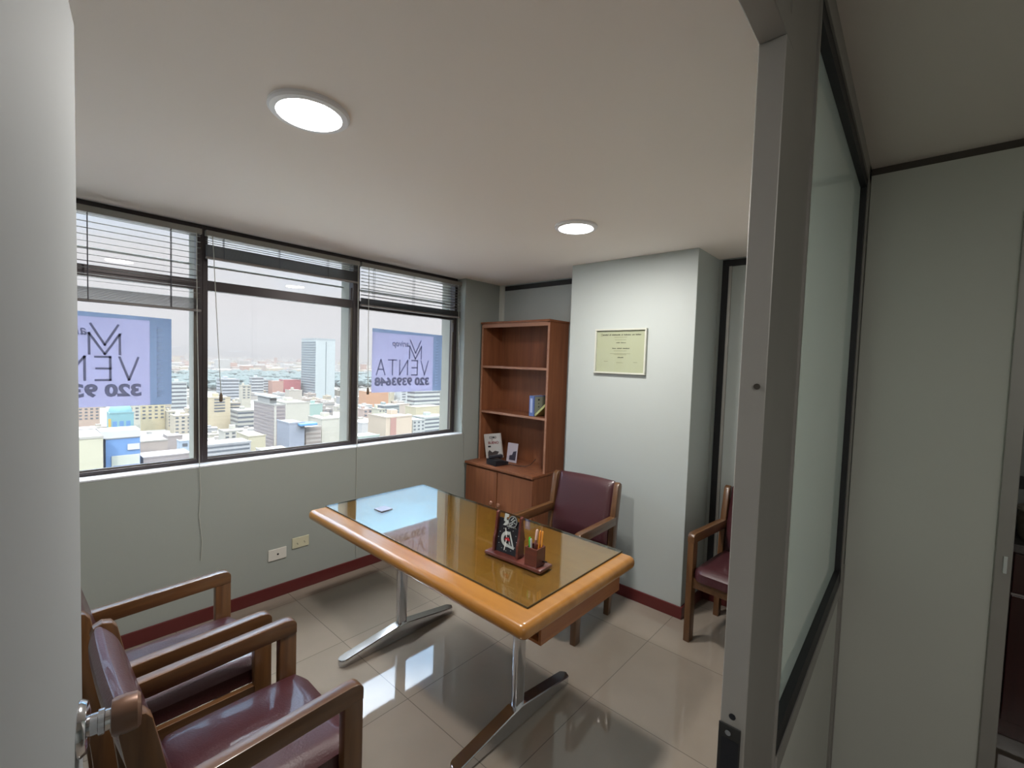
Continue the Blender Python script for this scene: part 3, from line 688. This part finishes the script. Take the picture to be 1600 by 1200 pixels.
# ------------------------------------------------------------------ desk
dk = thing('desk', 'wooden desk with rounded edges and two chrome T shaped legs', 'desk', (0, 0, 0))
DX0, DX1, DY0, DY1 = .582, 2.212, 1.130, 1.940
b = nb(); box(b, DX0, DX1, DY0, DY1, .692, .750)
es = [e for e in b.edges if abs(e.verts[0].co.z-e.verts[1].co.z) > .01]
bmesh.ops.bevel(b, geom=es, offset=.030, segments=4, affect='EDGES', profile=.5)
es = [e for e in b.edges if abs(e.verts[0].co.z-e.verts[1].co.z) < .001 and (e.verts[0].co.z > .749 or e.verts[0].co.z < .693)]
es = [e for e in es if len(e.link_faces) == 2 and any(abs(f.normal.z) < .5 for f in e.link_faces)]
bmesh.ops.bevel(b, geom=es, offset=.026, segments=6, affect='EDGES', profile=.5)
tp = obj('tabletop', b, M_desk, dk, True)
for lx in (.955, 1.865):
    b = nb()
    # tapered foot, high in the middle, rounded at the tips
    yc, hl = 1.525, .385; n = 22; prof = []
    vt = []
    ss = [-1, -.998, -.99, -.98, -.965, -.95, -.93]+[-.93+1.86*i/16 for i in range(1, 16)]+[.93, .95, .965, .98, .99, .998, 1]
    for s in ss:
        y = yc+s*hl
        wd = .030 if abs(s) < .93 else .030*math.sqrt(max(0.03, 1-((abs(s)-.93)/.07)**2))
        ht = .036+.052*(1-abs(s))**1.05
        vt.append([b.verts.new((lx-wd, y, .004)), b.verts.new((lx+wd, y, .004)), b.verts.new((lx+wd, y, ht)), b.verts.new((lx-wd, y, ht))])
    fs = []
    for a, c in zip(vt, vt[1:]):
        for k in range(4): fs.append(b.faces.new((a[k], a[(k+1) % 4], c[(k+1) % 4], c[k])))
    fs.append(b.faces.new(vt[0])); fs.append(b.faces.new(vt[-1][::-1])); bmesh.ops.recalc_face_normals(b, faces=fs)
    es = [e for e in b.edges if abs(e.verts[0].co.y-e.verts[1].co.y) > .001 and e.verts[0].co.z > .02 and e.verts[1].co.z > .02]
    bmesh.ops.bevel(b, geom=es, offset=.004, segments=2, affect='EDGES')
    ft_ = obj('foot', b, M_chrome, dk, True)
    b = nb(); box(b, lx-.019, lx+.019, yc-.032, yc+.032, .07, .690, b=.015, seg=4, edges=lambda e: abs(e.verts[0].co.z-e.verts[1].co.z) > .1); obj('leg', b, M_chrome, dk, True)
    b = nb(); box(b, lx-.03, lx+.03, yc-.25, yc+.25, .678, .692, b=.002); obj('leg_bracket', b, M_black, dk)
    for yy in (yc-.36, yc+.36):
        b = nb(); lathe(b, [(.014, 0), (.014, .0045)], (lx, yy, 0), 16); obj('glide', b, M_black, dk)
# drawer box under the right end, open to the near side
b = nb(); box(b, 1.925, 2.165, 1.285, 1.87, .598, .610, b=.001); box(b, 2.153, 2.165, 1.285, 1.87, .610, .692, b=.001); box(b, 1.925, 1.937, 1.285, 1.87, .610, .692, b=.001); box(b, 1.937, 2.153, 1.858, 1.87, .610, .692)
obj('drawer_box', b, M_deskd, dk)
b = nb(); box(b, 1.94, 2.150, 1.31, 1.85, .6105, .675, b=.002); obj('drawer', b, mat('drawer_inside_shade', (.10, .035, .015), .6), dk)  # dark block in the open box, its colour stands for the shaded inside
gt = tag(obj('glass_top', bx(.600, 2.140, 1.232, 1.930, .7503, .7563, b=.001), M_dglass), 'clear glass plate lying on the wooden desk', 'glass plate')
b = nb(); box(b, .599, 2.141, 1.2295, 1.2320, .7503, .7565); box(b, .599, 2.141, 1.930, 1.932, .7503, .7565); box(b, .5975, .600, 1.232, 1.930, .7503, .7565); box(b, 2.140, 2.1425, 1.232, 1.930, .7503, .7565)
obj('ground_edge', b, mat('glass_edge_dark', (.05, .045, .025), .25), gt)
# coaster
b = nb(); prism(b, [(-.037, -.037), (.037, -.037), (.037, .037), (-.037, .037)], 'z', 0, .005, b=.001)
o = tag(obj('coaster', b, mat('coaster_grey', (.30, .32, .42), .4)), 'small square grey coaster lying on the glass desk top', 'coaster'); o.location = (.875, 1.44, .7565); o.rotation_euler = (0, 0, .06)

# ------------------------------------------------------------------ desk organiser
DZ = .7565
og = thing('desk_organizer', 'dark red wooden desk stand with square clock panel and pen cup', 'desk organizer', (1.862, 1.492, DZ), .06)
b = nb(); box(b, -.155, .155, -.045, .048, 0, .016, b=.005); obj('base', b, M_maho, og, True)
for sx in (-.122, .012):
    pts = [(-.022, .016), (.026, .016), (.026, .085), (.034, .090), (.026, .105), (.012, .175), (.020, .186), (.012, .196), (.000, .190), (-.010, .105), (-.020, .075)]
    b = nb(); prism(b, pts, 'x', sx-.006, sx+.006, b=.001); obj('upright', b, M_maho, og)
R1 = Matrix.Translation((-.055, -.010, .018)) @ Matrix.Rotation(math.radians(-9), 4, 'X')
b = nb(); box(b, -.060, .060, -.002, .002, 0, .150, b=.001); pn = obj('clock_panel', xform(b, R1), M_black, og)
M_sil = mat('printed_silver', (.42, .46, .45), .4); M_red = mat('printed_red', (.5, .02, .03), .5)
def onp(name, bm, m, d=-.0026):
    return obj(name, xform(bm, R1 @ Matrix.Translation((0, d, 0)) @ Matrix.Rotation(PI/2, 4, 'X')), m, pn)
# C-shaped scale with open straight side
b = nb(); cx, cz = -.004, .063
arc = [(cx+.034*math.cos(math.radians(a)), cz+.034*math.sin(math.radians(a))) for a in range(70, 300, 10)]
inn = [(cx+.019*math.cos(math.radians(a)), cz+.019*math.sin(math.radians(a))) for a in range(290, 60, -10)]
k = len(arc)
vo = [b.verts.new((p[0], p[1], 0)) for p in arc]; vi = [b.verts.new((p[0], p[1], 0)) for p in inn[::-1]]
for i in range(min(len(vo), len(vi))-1): b.faces.new((vo[i], vo[i+1], vi[i+1], vi[i]))
stroke(b, [(cx+.011, cz+.032), (cx+.040, cz-.031)], .008, .0004); stroke(b, [(cx+.012, cz-.028), (cx+.040, cz-.031)], .010, .0004)
stroke(b, [(cx+.006, cz+.008), (cx+.022, cz-.022)], .0035, .0004); stroke(b, [(cx+.014, cz+.0), (cx+.014, cz-.022)], .003, .0004)
onp('dial_print', b, M_sil)
b = nb(); stroke(b, [(-.018, .108), (-.006, .066), (-.012, .014)], .004, .0005); onp('clock_hand', b, mat('hand_white', (.75, .75, .72), .4), -.0034)
b = nb(); stroke(b, [(-.012, .060), (-.006, .068), (-.001, .060), (.004, .068), (.010, .060)], .006, .0005); onp('centre_print', b, M_red, -.0036)
b = nb()
for q in range(12):
    a = q*PI/6; u, v = -.002+.052*math.cos(a), .062+.050*math.sin(a)
    b = nb(); stroke(b, [(u-.001, v), (u+.001, v)], .0025, .0004); onp('hour_mark', b, M_sil)
b = text_bm('CAMARA', .013, .0005, .0003); onp('small_lettering', xform(b, Matrix.Translation((.012, .121, 0))), M_sil)
# the anniversary emblem standing on top of the panel
b = nb()
prism(b, [(-.030, .172), (-.008, .172), (-.008, .160), (-.018, .158), (-.019, .146), (-.004, .143), (-.006, .132), (-.020, .120), (-.034, .120), (-.022, .136), (-.032, .140)], 'z', -.0015, .0015); onp('emblem_five', b, M_sil, -.004)
b = nb(); lathe(b, [(.026, -.0014), (.026, .0014)], (.020, .146, 0), 40); onp('emblem_disc', b, M_black, -.0062)
b = nb()
ring = [(.020+.0230*math.cos(a*PI/20), .146+.0230*math.sin(a*PI/20)) for a in range(41)]
stroke(b, ring, .0025, .0005)
for (p, q) in (((.010, .150), (.022, .163)), ((.018, .146), (.032, .156)), ((.006, .136), (.018, .142)), ((.012, .129), (.021, .136))): stroke(b, [p, q], .0042, .0005)
stroke(b, [(.022, .144), (.038, .140)], .002, .0005)
onp('emblem_print', b, M_sil, -.0082)
# pen cup: four walls
b = nb(); t = .007
c0, c1, d0, d1 = .064, .128, -.034, .030
box(b, c0, c1, d0, d0+t, .016, .092, b=.001); box(b, c0, c1, d1-t, d1, .016, .092, b=.001); box(b, c0, c0+t, d0+t, d1-t, .016, .092, b=.001); box(b, c1-t, c1, d0+t, d1-t, .016, .092, b=.001)
obj('pen_cup', b, M_maho, og)
b = nb(); tube(b, [(.128, .01, .030), (.150, .012, .034)], .003); obj('clip_peg', b, M_black, og)
def world_of(o, p): return Matrix.Translation(o.location) @ Matrix.Rotation(o.rotation_euler.z, 4, 'Z') @ Vector(p)
def pen(name, base, top, rad, m, label, cat, tipm=None, tl=.02, group=None):
    a = world_of(og, base); c = world_of(og, top); d = c-a; Lg = d.length
    e = thing(name, label, cat, a, 0, group); e.rotation_mode = 'QUATERNION'; e.rotation_quaternion = d.to_track_quat('Z', 'Y')
    b = nb(); lathe(b, [(rad*.4, 0), (rad, .012), (rad, Lg-tl)], (0, 0, 0), 14); obj('barrel', b, m, e, True)
    b = nb(); lathe(b, [(rad*1.05, Lg-tl), (rad*1.05, Lg-.004), (rad*.6, Lg)], (0, 0, 0), 14); obj('cap', b, tipm or m, e, True)
    return e
pen('ballpoint_pen', (.078, -.012, .019), (.076, -.016, .130), .0052, mat('green', (.03, .42, .03), .3), 'short green pen in the cup, leftmost of the pens', 'pen')
pen('ballpoint_pen', (.086, .000, .019), (.100, .004, .164), .0056, mat('pen_brown', (.24, .10, .09), .3), 'brown and pale grey pen, tallest in the red wooden cup', 'pen', mat('pen_top', (.62, .42, .36), .3), .045)
pen('ballpoint_pen', (.092, -.020, .019), (.086, -.021, .128), .0048, mat('pen_grey', (.45, .45, .47), .3), 'thin pale grey pen leaning beside the green pen in the cup', 'pen')
pen('pencil', (.104, .008, .019), (.112, .010, .160), .0042, mat('orange', (.75, .27, .03), .4), 'orange pencil beside the brown pen in the cup', 'pencil', None, .012)
pen('pencil', (.112, .016, .019), (.122, .014, .158), .0042, mat('orange_b', (.80, .33, .05), .4), 'orange pencil at the right side of the pen cup', 'pencil', None, .012)

# ------------------------------------------------------------------ chairs
def make_chair(label):
    r = thing('armchair', label, 'chair', (0, 0, 0), 0, 'wooden armchairs with maroon leather')
    for s in (-1, 1):
        xc = s*.237; x0, x1 = xc-.018, xc+.018
        b = nb(); box(b, x0, x1, .205, .265, 0, .605, b=.004); obj('front_leg', b, M_cwl, r, True)
        # arm rail with rounded front top corner
        pts = [(-.225, .585), (.265, .600), (.265, .630)]
        for k in range(1, 6): a = k*PI/12*1.2; pts.append((.265-.028*(1-math.cos(a)), .630+.024*math.sin(a)))
        pts += [(.225, .655), (-.225, .640)]
        b = nb(); prism(b, pts, 'x', x0-.002, x1+.002, b=.003); obj('arm_rest', b, M_cw, r, True)
        # rear leg and back post in one, leaning back, rounded head
        pts = [(-.205, 0), (-.165, 0), (-.185, .40), (-.195, .60), (-.240, .835), (-.252, .852), (-.272, .858), (-.292, .848), (-.298, .825), (-.262, .60), (-.240, .40)]
        b = nb(); prism(b, pts, 'x', x0, x1, b=.004); obj('rear_leg', b, M_cwl, r, True)
        b = nb(); box(b, xc-.012, xc+.012, -.20, .21, .335, .392, b=.002); obj('side_rail', b, M_cw, r)
    b = nb(); box(b, -.225, .225, .225, .247, .330, .392, b=.002); obj('front_rail', b, M_cw, r)
    b = nb(); box(b, -.225, .225, -.215, -.195, .330, .392, b=.002); obj('back_rail', b, M_cw, r)
    # seat cushion
    b = nb(); bmesh.ops.create_grid(b, x_segments=14, y_segments=14, size=1)
    top = {}
    for v in b.verts: v.co.z = 0
    g = bmesh.ops.extrude_face_region(b, geom=list(b.faces))
    for e in g['geom']:
        if isinstance(e, bmesh.types.BMVert): e.co.z = 1
    for v in b.verts:
        u, q, z = v.co
        # rounded-rectangle plan, crowned top, soft rim
        uu = u*.222; qq = .055+q*.225
        cr_ = min(1, max(abs(u), abs(q)))
        cn = max(0, abs(u)-.8)/.2*max(0, abs(q)-.8)/.2
        uu -= math.copysign(.022*cn, u); qq -= math.copysign(.022*cn, q)
        if z > .5: zz = .462+.016*(1-u*u)*(1-q*q)-.022*max(0, (cr_-.86)/.14)**2
        else: zz = .392
        if z > .5 and cr_ > .99: uu *= .985
        v.co = Vector((uu, qq, zz))
    bmesh.ops.recalc_face_normals(b, faces=b.faces)
    o = obj('seat_cushion', b, M_leather, r, True); o.data.polygons.foreach_set('use_smooth', [True]*len(o.data.polygons))
    # back cushion: leaning slab, crowned on both faces, gently arched top
    b = nb(); nu, nv = 20, 20
    def P(i, j, side):
        u = -1+2*i/nu; v = j/nv
        z = .432+v*.428+.006*(1-u*u)*v
        yc = -.205-.085*max(0, (v-.25))/.75*1.0-.0*v
        edge = math.sqrt(max(0, 1-abs(u)**8))*math.sqrt(max(0, 1-abs(2*v-1)**8))
        th = .008+.028*edge
        return Vector((u*.217, yc+side*th+(.006*(u*u)), z))
    grid = {}
    for side in (-1, 1):
        for i in range(nu+1):
            for j in range(nv+1): grid[(side, i, j)] = b.verts.new(P(i, j, side))
    fs = []
    for side in (-1, 1):
        for i in range(nu):
            for j in range(nv): fs.append(b.faces.new([grid[(side, i, j)], grid[(side, i+1, j)], grid[(side, i+1, j+1)], grid[(side, i, j+1)]]))
    for i in range(nu):
        for j in (0, nv): fs.append(b.faces.new([grid[(-1, i, j)], grid[(-1, i+1, j)], grid[(1, i+1, j)], grid[(1, i, j)]]))
    for j in range(nv):
        for i in (0, nu): fs.append(b.faces.new([grid[(-1, i, j)], grid[(-1, i, j+1)], grid[(1, i, j+1)], grid[(1, i, j)]]))
    bmesh.ops.recalc_face_normals(b, faces=fs)
    o = obj('back_cushion', b, M_leather, r, True); o.data.polygons.foreach_set('use_smooth', [True]*len(o.data.polygons))
    md = o.modifiers.new('soft', 'SUBSURF'); md.levels = 1; md.render_levels = 1
    return r
G = 'wooden armchairs with maroon leather'
ch = make_chair('maroon leather wooden armchair at the bottom left, nearest the camera, beside the door knob'); ch.location = (1.685, .44, 0)
dup(ch, 'maroon leather wooden armchair nearest the window, partly behind the open door', G, (1.105, .392, 0), 0)
dup(ch, 'maroon leather wooden armchair behind the desk, in front of the white column', G, (1.478, 2.41, 0), math.radians(184))
dup(ch, 'wooden armchair in the recess right of the column, half hidden by the door post', G, (2.452, 2.925, 0), math.radians(175.5))

# ------------------------------------------------------------------ bookcase
bc = thing('bookcase', 'reddish brown wooden bookcase with open shelves over a two door cabinet', 'bookcase', (0, 0, 0))
BX0, BX1, UY, LY, BY = .035, .842, 3.01, 2.855, 3.285; t = .020
for x in (BX0, BX1-t):
    obj('side_panel', bx(x, x+t, UY+.004, BY, .70, 1.985), M_book, bc)
    obj('side_edge', bx(x, x+t, UY, UY+.004, .70, 1.975), M_booke, bc)
obj('top_panel', bx(BX0-.006, BX1+.006, UY-.012, BY, 1.985, 2.003, b=.002), M_book, bc)
obj('top_rail', bx(BX0+t, BX1-t, UY, UY+.016, 1.950, 1.985), M_booke, bc)
for z in (1.575, 1.150): 
    s = obj('shelf', bx(BX0+t, BX1-t, UY+.010, BY-.012, z-.001, z+.019), M_book, bc)
    obj('shelf_edge', bx(BX0+t, BX1-t, UY+.004, UY+.010, z-.001, z+.019), M_booke, s)
obj('back_panel', bx(BX0+t, BX1-t, BY-.012, BY, .70, 1.985), M_book, bc)
obj('cabinet_top', bx(BX0-.008, BX1+.004, LY-.012, BY, .678, .700, b=.003), M_book, bc)
obj('cabinet_body', bx(BX0, BX1, LY+.020, BY, .06, .678), M_book, bc)
obj('plinth', bx(BX0+.02, BX1-.02, LY+.05, BY, 0, .06), M_book, bc)
xm = (BX0+BX1)/2
for (xa, xb, kx2) in ((BX0+.002, xm-.006, xm-.045), (xm+.006, BX1-.002, xm+.045)):
    d = obj('door', bx(xa, xb, LY, LY+.018, .065, .662, b=.002), M_book, bc)
    b = nb(); lathe(b, [(.007, 0), (.007, -.012), (.016, -.016), (.018, -.025), (.012, -.032)], (kx2, LY, .385), 20, 'y'); obj('knob', b, M_booke, d, True)
# books and objects on it
def booko(name, label, w_, d_, h_, cover, page, loc, rz=0, tilt=0, extra=None, axis='Y'):
    e = thing(name, label, 'book', loc, rz); e.rotation_euler = (tilt if axis == 'X' else 0, tilt if axis == 'Y' else 0, rz)
    # spine faces local -y; thickness along x
    b = nb(); box(b, 0, .002, 0, d_, 0, h_); box(b, w_-.002, w_, 0, d_, 0, h_); box(b, .002, w_-.002, 0, .002, 0, h_); obj('cover', b, cover, e)
    obj('pages', bx(.002, w_-.002, .002, d_-.003, .003, h_-.003), page, e)
    return e
M_page = mat('book_pages', (.60, .56, .42), .7)
Mb = mat('book_blue', (.10, .16, .42), .35); ZS = 1.150+.0195
e = booko('book', 'blue hardcover book standing upright on the middle shelf', .052, .17, .178, Mb, M_page, (.620, 3.045, ZS))
obj('spine_label', bx(.012, .036, -.0006, .0, .03, .155), mat('spine_pale', (.42, .50, .72), .4), e)
b = nb(); box(b, .052, .0525, .012, .16, .004, .17); sc_ = obj('front_cover', b, mat('cover_grey_green', (.28, .30, .24), .5), e)
for (y, z, s) in ((.055, .135, .024), (.06, .105, .014), (.06, .075, .018)): obj('cover_print', bx(.0525, .053, y, y+s, z, z+s*.6), M_black, sc_)
e = booko('book', 'thin yellow green book leaning against the blue book on the middle shelf', .018, .15, .158, mat('cover_yellow', (.45, .48, .20), .5), mat('pages_yellow', (.50, .50, .22), .6), (.690, 3.05, ZS+.001))
e.rotation_euler = (0, math.radians(48), 0); e.location = (.676, 3.05, ZS+.0145)
# white book leaning back, at the left of the lower compartment
e = thing('book', 'white paperback with dark and red title leaning at the left on the cabinet', 'book', (.105, 3.055, .703)); e.rotation_euler = (0, math.radians(-9), math.radians(18))
obj('cover', bx(0, .170, 0, .002, 0, .232), mat('cover_white', (.52, .50, .48), .5), e); cv = obj('pages', bx(.001, .168, .002, .020, .001, .230), mat('pages_white', (.60, .56, .52), .6), e)
obj('cover', bx(0, .170, .020, .022, 0, .232), mat('cover_white2', (.52, .50, .48), .5), e)
obj('spine', bx(-.002, 0, 0, .022, 0, .232), mat('spine_white', (.66, .63, .60), .5), e)
def btxt(s, x, z, wdt, hgt, m):
    b = text_bm(s, hgt, .0004, .0008); xs = [v.co.x for v in b.verts]; xform(b, Matrix.Scale(wdt/(max(xs)-min(xs)), 4, Vector((1, 0, 0))))
    xform(b, Matrix.Translation((x, -.0008, z)) @ Matrix.Rotation(PI/2, 4, 'X')); obj('title', b, m, e)
btxt('COMO', .090, .196, .075, .030, M_black); btxt('Y', .080, .172, .012, .018, M_black); btxt('BUENO', .092, .146, .110, .034, mat('title_red', (.22, .03, .04), .5))
b = nb(); box(b, .03, .06, -.001, 0, .105, .120); stroke_pts = None; obj('cover_mark', b, M_black, e)
b = nb(); prism(b, [(.02, .02), (.06, .015), (.12, .03), (.14, .06), (.10, .07), (.07, .055), (.04, .08), (.025, .06)], 'y', -.001, 0); obj('cover_figure', b, mat('fig_dark', (.06, .05, .05), .5), e)
# small photo card behind the phone
e = thing('photo_card', 'small upright pinkish white card behind the black desk phone', 'card', (.305, 3.115, .7015)); e.rotation_euler = (math.radians(-8), 0, math.radians(6))
obj('card', bx(0, .115, 0, .004, 0, .178), mat('card_pink', (.48, .42, .46), .5), e)
b = nb(); prism(b, [(.03, .02), (.10, .02), (.105, .11), (.07, .10), (.06, .07), (.03, .06)], 'y', -.0008, 0); obj('dark_figure', b, mat('fig2', (.04, .03, .05), .5), e)
# desk phone / dark device
e = thing('telephone', 'small black desk telephone on the cabinet of the bookcase', 'telephone', (.335, 2.965, .7005), math.radians(-8))
b = nb(); prism(b, [(-.075, 0), (.075, 0), (.075, .030), (.0, .046), (-.075, .052)], 'x', -.07, .07, b=.005)
obj('body', b, M_black, e, True)
b = nb(); box(b, -.062, -.022, -.065, .075, .050, .078, b=.012, seg=3); box(b, -.062, -.022, .045, .085, .040, .078, b=.010); obj('handset', b, mat('handset', (.03, .03, .04), .3), e, True)
b = nb()
for i in range(3):
    for j in range(4): box(b, .000+i*.020, .013+i*.020, -.055+j*.020, -.042+j*.020, .034, .0415, b=.002)
obj('keypad', b, mat('keys', (.10, .11, .13), .4), e)
b = nb(); tube(b, [(.07, .05, .012), (.12, .09, .006), (.16, .10, .005), (.22, .14, .005), (.24, .19, .02), (.23, .26, .06)], .0025); obj('wire', b, M_black, e, True)

# ------------------------------------------------------------------ dark room at the far right
e = thing('sideboard', 'dark red cabinet with stone top in the dark room', 'cabinet', (3.50, 3.0, 0))
obj('body', bx(.0, 1.1, .02, .285, 0, .86, b=.003), M_redcab, e)
obj('counter_top', bx(-.005, 1.12, -.01, .29, .86, .895, b=.003), M_gran, e)
d = obj('drawer', bx(.006, .5, .0, .02, .675, .85, b=.002), M_redcab, e); obj('door', bx(.006, .5, .0, .02, .08, .66, b=.002), M_redcab, e)
obj('edge_strip', bx(.004, .5, -.004, .0, .664, .672), mat('strip_pale', (.55, .48, .47), .4), e)
e = thing('basket', 'small woven basket with dark rim on the red cabinet', 'basket', (3.62, 3.10, .8955))
b = nb(); lathe(b, [(.085, 0), (.10, .03), (.105, .10), (.100, .14)], (0, 0, 0), 32); obj('bowl', b, mat('wicker', (.33, .28, .21), .7, noise=((.12, .09, .06), 50)), e, True)
b = nb(); lathe(b, [(.106, .140), (.109, .147), (.106, .156), (.099, .156)], (0, 0, 0), 32); obj('rim', b, mat('rim_pale', (.46, .42, .34), .5), e, True)
e = tag(obj('picture', bx(3.44, 4.2, 3.285, 3.298, 1.10, 1.16), M_black), 'dark shelf edge on the wall above the basket', 'shelf')
